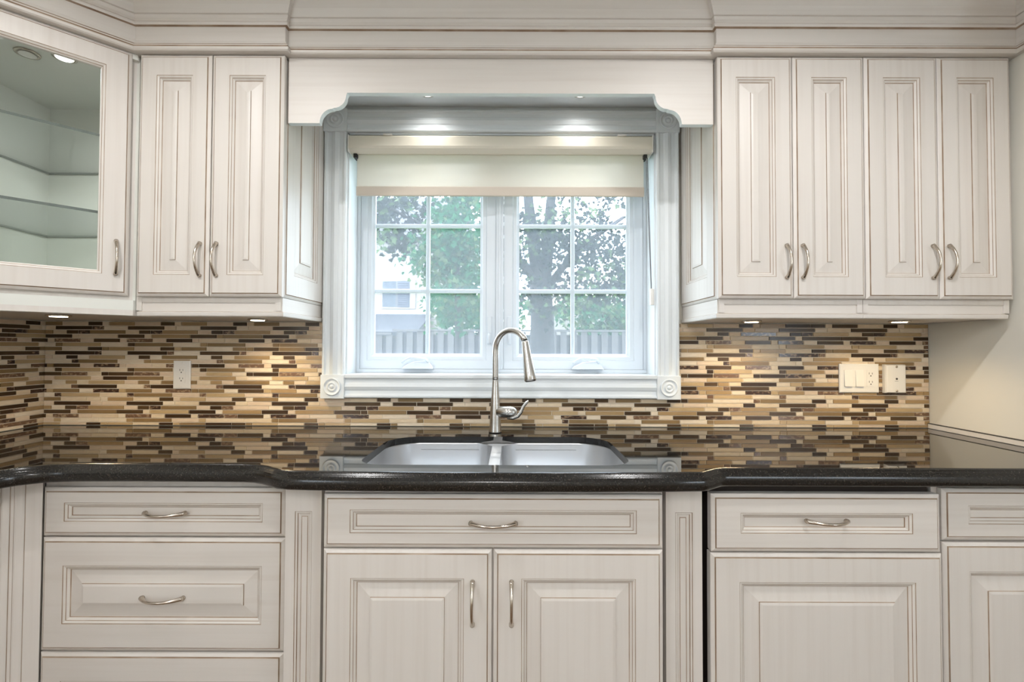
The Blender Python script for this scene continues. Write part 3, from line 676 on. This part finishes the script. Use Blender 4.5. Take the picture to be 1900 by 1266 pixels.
# sink cabinet with pilasters
t = thing('sink_cabinet', (-0.048, -0.36, 0), 'cream sink base cabinet with a wide false drawer, two doors and fluted side posts', 'cabinet', 'cream base cabinets')
x0, x1 = -0.4985, 0.4025
base_box(t, x0-0.004, x1+0.004, YC_); F = front(0, YC_, 0)
d = panel('false_drawer', F, x0, x1, 0.7175, 0.8585, t, 0.072, 0.041, 0.03, sunk=True, horiz=True); handle(F, -0.048, 0.785, d, False, 0.122)
d = panel('door', F, x0, -0.0515, 0.112, 0.7135, t, 0.075, 0.076, 0.040); handle(F, -0.102, 0.576, d, True, 0.114)
d = panel('door', F, -0.0465, x1, 0.112, 0.7135, t, 0.075, 0.076, 0.040); handle(F, 0.001, 0.576, d, True, 0.114)
for p0, p1 in ((-0.618, -0.5195), (0.4225, 0.5215)):
    F = front(0, YP_, 0)
    rr = [(0, 0, -0.10, 0), (0, 0, 0, 0), (0.026, 0.072, 0, 0), (0.0275, 0.0735, -0.002, 1), (0.032, 0.078, -0.003, 0), (0.0335, 0.0795, -0.006, 1), (0.040, 0.088, -0.009, 0), (0.042, 0.090, -0.009, 1)]
    MB().rings(F, p0, p1, 0.06, 0.872, rr).build('pilaster', PG, t)
# panelled dishwasher
t = thing('dishwasher', (0.86, -0.36, 0), 'panelled dishwasher with a dark gap at its left, between sink cabinet and right base cabinet', 'dishwasher')
x0, x1 = 0.546, 1.172
MB().box(x0+0.006, x1-0.004, YDW+0.03, -0.03, 0.09, 0.868).build('tub', M['gap'], t)
F = front(0, YDW-0.012, 0)
d = panel('control_panel', F, x0, x1, 0.695, 0.852, t, 0.080, 0.052, 0.03, 0.030, sunk=True, horiz=True); handle(F, 0.857, 0.781, d, False, 0.112)
panel('door', F, x0-0.002, x1+0.004, 0.112, 0.691, t, 0.078, 0.078, 0.044, 0.030)
MB().box(x0+0.01, x1-0.01, YDW+0.08, YDW+0.10, 0.002, 0.088).build('toe_kick', M['paint'], t)
# right base cabinet
t = thing('base_cabinet', (1.46, -0.33, 0), 'cream base cabinet with one drawer over a door at the right edge', 'cabinet', 'cream base cabinets')
x0, x1 = 1.199, 1.690
base_box(t, x0-0.016, XR-0.002, YRB); F = front(0, YRB, 0)
d = panel('drawer', F, x0, x1, 0.7185, 0.861, t, 0.070, 0.047, 0.03, sunk=True, horiz=True); handle(F, 1.505, 0.79, d, False, 0.112)
d = panel('door', F, x0, x1, 0.112, 0.7125, t, 0.070, 0.080, 0.044); handle(F, x1-0.03, 0.58, d)

# ------------------------------------------------------------------ puck lights
def puck(x, y, z, label, col, power, lit=True, r=0.030, group='small recessed puck lights', mate='led', ang=150):
    t = thing('puck_light', (x, y, z), label, 'light', group)
    MB().lathe([(r, 0.0), (r+0.004, -0.0015), (r+0.003, -0.005), (r-0.004, -0.006), (r-0.005, -0.003)], (x, y, z), (0, 0, 1), 28).build('trim_ring', M['nickel'], t)
    MB().lathe([(r-0.006, -0.0062), (r-0.008, -0.0078)], (x, y, z), (0, 0, 1), 24).build('lens', M[mate] if lit else M['plastic'], t)
    if lit:
        l = lamp('puck_lamp', 'SPOT', (0, 0, -0.012), power, col, t, spot_size=math.radians(ang), spot_blend=1.0, shadow_soft_size=0.02)
    return t
WARM = (1.0, 0.76, 0.44)
puck(-1.50, -0.395, 1.3533, 'lit puck light under the glass corner cabinet', WARM, 13.0)
puck(-0.945, -0.20, 1.3533, 'lit puck light under the two-door cabinet left of the window', WARM, 9.5)
puck(0.890, -0.20, 1.3533, 'lit puck light under the wall cabinet just right of the window', WARM, 9.5)
puck(1.415, -0.23, 1.3533, 'lit puck light under the rightmost wall cabinet', WARM, 8.0)
puck(-1.515, -0.38, 2.2278, 'bright lit puck light in the ceiling of the glass corner cabinet', (1, 0.98, 0.96), 13.0, mate='ledw', ang=165)
puck(-1.62, -0.40, 2.2278, 'unlit puck ring beside the bright one inside the glass corner cabinet', WARM, 0, False)
puck(-0.335, -0.13, 2.2458, 'puck light behind the valance, lighting the left half of the window head', (1.0, 0.98, 0.95), 4.0, mate='ledw', ang=150)
puck(0.265, -0.13, 2.2458, 'puck light behind the valance, lighting the right half of the window head', (1.0, 0.98, 0.95), 4.0, mate='ledw', ang=150)

# ceiling downlights behind and above the camera; rear-wall pair added for frontal fill
for x, y, lab, pw in ((-0.95, -1.25, 'ceiling downlight above the drawer cabinet, nearest the corner', 33), (0.75, -1.25, 'ceiling downlight above the dishwasher side of the room', 33),
                      (-0.15, -3.4, 'ceiling downlight behind the camera in the middle of the room', 62),
                      (-0.38, -4.4, 'left one of the two unseen fill downlights added by the rear wall', 30), (0.06, -4.4, 'right one of the two unseen fill downlights added by the rear wall', 30)):
    t = thing('ceiling_light', (x, y, ZC-0.001), lab, 'light', 'recessed ceiling downlights')
    MB().lathe([(0.075, 0.0), (0.078, -0.004), (0.060, -0.006), (0.056, -0.001)], (x, y, ZC-0.0005), (0, 0, 1), 32).build('trim_ring', M['white'], t)
    MB().lathe([(0.055, -0.0015), (0.05, -0.003)], (x, y, ZC-0.0005), (0, 0, 1), 32).build('lens', M['ledw'], t)
    lamp('downlight', 'SPOT', (0, 0, -0.02), pw, (1.0, 0.985, 0.975), t, spot_size=math.radians(166 if y > -2 else 178), spot_blend=0.55 if y > -2 else 0.25, shadow_soft_size=0.035)

# ------------------------------------------------------------------ outdoors
struct(MB().box(-30, 30, 0.2, 60, -0.5, -0.3).build('ground', M['grass']))
t = thing('wooden_fence', (0, 9.02, -0.3), 'weathered grey board fence across the back of the garden', 'fence')
m = MB(); m2 = MB(); x = -5.0; rnd = random.Random(4)
while x < 5.5:
    zt_ = 1.66 if x > -2.72 else 1.58
    m.box(x, x+0.145, 9.00, 9.02, -0.3, zt_-0.05); m2.box(x+0.125, x+0.26, 9.03, 9.05, -0.3, zt_-0.12); x += 0.235
m.build('front_boards', M['fence'], t); m2.build('back_boards', M['fence2'], t)
m = MB().box(-2.74, 5.6, 8.97, 9.07, 1.615, 1.66); m.box(-5.0, -2.76, 8.97, 9.07, 1.535, 1.58); m.build('cap_rail', M['fence'], t)
t = thing('neighbour_house', (-5.5, 17, -0.3), 'pale house with a shuttered window beyond the fence on the left', 'house')
MB().box(-10, -2.35, 16.5, 24, -0.3, 5.4).build('wall', M['siding'], t)
m = MB(); m.add([(-10.3, 16.0, 5.4), (-2.0, 16.0, 5.4), (-2.0, 20.2, 8.2), (-10.3, 20.2, 8.2), (-2.0, 24.5, 5.4), (-10.3, 24.5, 5.4)], [(0, 1, 2, 3), (3, 2, 4, 5), (1, 4, 2), (0, 3, 5), (0, 5, 4, 1)]); m.build('roof', M['roof'], t)
w_ = MB().box(-5.05, -3.72, 16.43, 16.5, 2.72, 3.86).build('window', M['siding'], t, 0.02)
MB().box(-4.98, -4.45, 16.41, 16.44, 2.80, 3.78).build('pane', M['housewin'], w_)
m = MB()
for i in range(12): m.box(-4.38, -3.98, 16.40, 16.43, 2.80+i*0.081, 2.86+i*0.081)
m.box(-4.42, -3.94, 16.42, 16.44, 2.78, 3.80); m.build('shutter', M['shutter'], w_)
m = MB(); m.add([(-10, 13.6, 1.75), (-3.1, 13.6, 1.75), (-3.1, 16.5, 2.55), (-10, 16.5, 2.55), (-10, 13.6, 1.60), (-3.1, 13.6, 1.60), (-3.1, 16.5, 2.4), (-10, 16.5, 2.4)], [(0, 1, 2, 3), (4, 7, 6, 5), (0, 4, 5, 1), (1, 5, 6, 2)])
m.build('porch_roof', M['roof'], t)
MB().box(-9.5, -3.2, 13.9, 16.5, -0.3, 1.62).build('porch', M['siding'], t)
MB().box(-10, -3.1, 16.40, 16.5, 2.52, 2.68).build('ledge', M['white'], t)
t = thing('neighbour_house', (5.5, 22, -0.3), 'pale house glimpsed through the leaves beyond the fence on the right', 'house')
MB().box(1.2, 9.5, 21, 27, -0.3, 3.2).build('wall', M['siding'], t)
m = MB(); m.add([(0.9, 20.5, 3.2), (9.8, 20.5, 3.2), (9.8, 24, 5.2), (0.9, 24, 5.2), (9.8, 27.5, 3.2), (0.9, 27.5, 3.2)], [(0, 1, 2, 3), (3, 2, 4, 5), (1, 4, 2), (0, 3, 5), (0, 5, 4, 1)]); m.build('roof', M['siding'], t)

LEAF = [(0, 0), (0.18, 0.05), (0.5, -0.08), (0.38, 0.22), (0.62, 0.42), (0.34, 0.46), (0.25, 0.62), (0, 1.0), (-0.25, 0.62), (-0.34, 0.46), (-0.62, 0.42), (-0.38, 0.22), (-0.5, -0.08), (-0.18, 0.05)]
def leaves(m, centres, per, spread, size, rnd, mis):
    for c in centres:
        c = Vector(c); mi = rnd.choice(mis)
        for _ in range(per):
            p = c + Vector((rnd.gauss(0, spread), rnd.gauss(0, spread), rnd.gauss(0, spread*0.7)))
            d = Vector((rnd.gauss(0, 1), rnd.gauss(0, 1), rnd.gauss(-0.9, 0.6))).normalized(); n_ = Vector((rnd.gauss(0, 0.6), rnd.gauss(-0.5, 0.6), rnd.gauss(0.6, 0.5)))
            s_ = (n_.cross(d)).normalized(); L_ = size*rnd.uniform(0.7, 1.3)
            m.add([p + d*(b_*L_) + s_*(a_*L_) for a_, b_ in LEAF], [list(range(14))], mi if rnd.random() < 0.8 else rnd.choice(mis))
def limb(m, pts, r0, r1):
    n = len(pts); m.tube(pts, [r0+(r1-r0)*i/(n-1) for i in range(n)], 10)
def clusters(rnd, c, r, n, hollow=0.25):
    out = []
    while len(out) < n:
        v = Vector((rnd.uniform(-1, 1), rnd.uniform(-1, 1), rnd.uniform(-1, 1)))
        if hollow < v.length < 1: out.append((c[0]+v.x*r[0], c[1]+v.y*r[1], c[2]+v.z*r[2]))
    return out
rnd = random.Random(21)
# big maple on the right
t = thing('maple_tree', (0.62, 6.9, -0.3), 'big dark maple with a thick forked trunk, filling the right-hand panes', 'tree', 'garden trees')
m = MB()
limb(m, [(0.60, 6.9, -0.3), (0.58, 6.9, 0.8), (0.56, 6.9, 1.8), (0.52, 6.9, 2.5)], 0.26, 0.20)
limb(m, [(0.55, 6.9, 2.2), (0.42, 6.9, 3.0), (0.30, 6.8, 3.9), (0.22, 6.7, 5.0)], 0.16, 0.06)
limb(m, [(0.55, 6.9, 2.3), (0.66, 6.95, 3.1), (0.72, 7.0, 4.0), (0.95, 7.0, 5.2)], 0.15, 0.06)
limb(m, [(0.60, 6.9, 2.3), (0.95, 6.8, 2.75), (1.40, 6.7, 3.2), (2.0, 6.6, 3.6)], 0.08, 0.03)
limb(m, [(0.50, 6.9, 2.4), (0.0, 6.7, 3.0), (-0.7, 6.4, 3.4), (-1.5, 6.1, 3.6)], 0.08, 0.03)
m.build('trunk', M['bark'], t)
m = MB()
cl = clusters(rnd, (0.75, 6.9, 3.9), (1.5, 1.1, 1.9), 66) + clusters(rnd, (1.7, 6.9, 2.8), (0.75, 0.7, 0.85), 46, 0.0) + clusters(rnd, (0.45, 6.6, 3.0), (0.55, 0.5, 0.6), 24, 0.0) + clusters(rnd, (0.95, 6.5, 2.15), (0.75, 0.4, 0.28), 14, 0.0)
leaves(m, cl, 30, 0.17, 0.085, rnd, [0, 0, 0, 1])
tag(m.build('foliage', [M['leaf2'], M['leaf3']], t), kind='stuff')
# green tree in the middle
t = thing('green_tree', (-0.69, 4.3, -0.3), 'fresh green leafy tree seen through the left casement, right half', 'tree', 'garden trees')
m = MB(); limb(m, [(-0.69, 4.3, -0.3), (-0.69, 4.3, 0.9), (-0.72, 4.3, 2.0), (-0.74, 4.3, 3.1)], 0.06, 0.02); m.build('trunk', M['bark'], t)
m = MB(); cl = clusters(rnd, (-0.68, 4.3, 2.45), (0.48, 0.5, 1.0), 95, 0.0) + clusters(rnd, (-0.98, 4.3, 2.45), (0.34, 0.3, 0.36), 18, 0.0)
leaves(m, cl, 34, 0.11, 0.062, rnd, [0, 0, 0, 1]); tag(m.build('foliage', [M['leaf1'], M['leaf3']], t), kind='stuff')
# overhanging darker branch at upper left
t = thing('young_maple', (-2.4, 5.0, -0.3), 'dark maple boughs hanging into the upper left panes above the house', 'tree', 'garden trees')
m = MB(); limb(m, [(-2.75, 5.0, -0.3), (-2.7, 5.0, 1.5), (-2.6, 5.0, 3.0), (-2.4, 5.0, 4.4)], 0.10, 0.05); limb(m, [(-2.62, 5.0, 2.6), (-2.2, 4.9, 3.2), (-1.7, 4.8, 3.2), (-1.3, 4.8, 3.0)], 0.04, 0.012); m.build('trunk', M['bark'], t)
m = MB(); cl = clusters(rnd, (-1.75, 4.9, 3.5), (0.75, 0.5, 0.6), 44, 0.0) + clusters(rnd, (-1.62, 4.8, 2.82), (0.36, 0.25, 0.26), 12, 0.0)
leaves(m, cl, 30, 0.11, 0.075, rnd, [0, 0, 1]); tag(m.build('foliage', [M['leaf2'], M['leaf3']], t), kind='stuff')
# far trees behind the fence
for (x, y, h, wd, lab) in ((-1.0, 13, 4.5, 1.4, 'far tree behind the fence, between the two casements'), (3.6, 16, 4.2, 1.6, 'far tree behind the fence at the right edge of the window'), (-6.0, 31, 11.5, 3.4, 'tall pale tree behind the house roof')):
    t = thing('background_tree', (x, y, -0.3), lab, 'tree', 'garden trees')
    m = MB(); limb(m, [(x, y, -0.3), (x, y, h*0.5), (x+0.1, y, h*0.9)], 0.12, 0.04); m.build('trunk', M['bark'], t)
    m = MB(); leaves(m, clusters(rnd, (x, y, h*0.55), (wd, 1.0, h*0.42), 70, 0.0), 30, 0.25, 0.16, rnd, [0, 1]); tag(m.build('foliage', [M['leaf1'], M['leaf3']], t), kind='stuff')
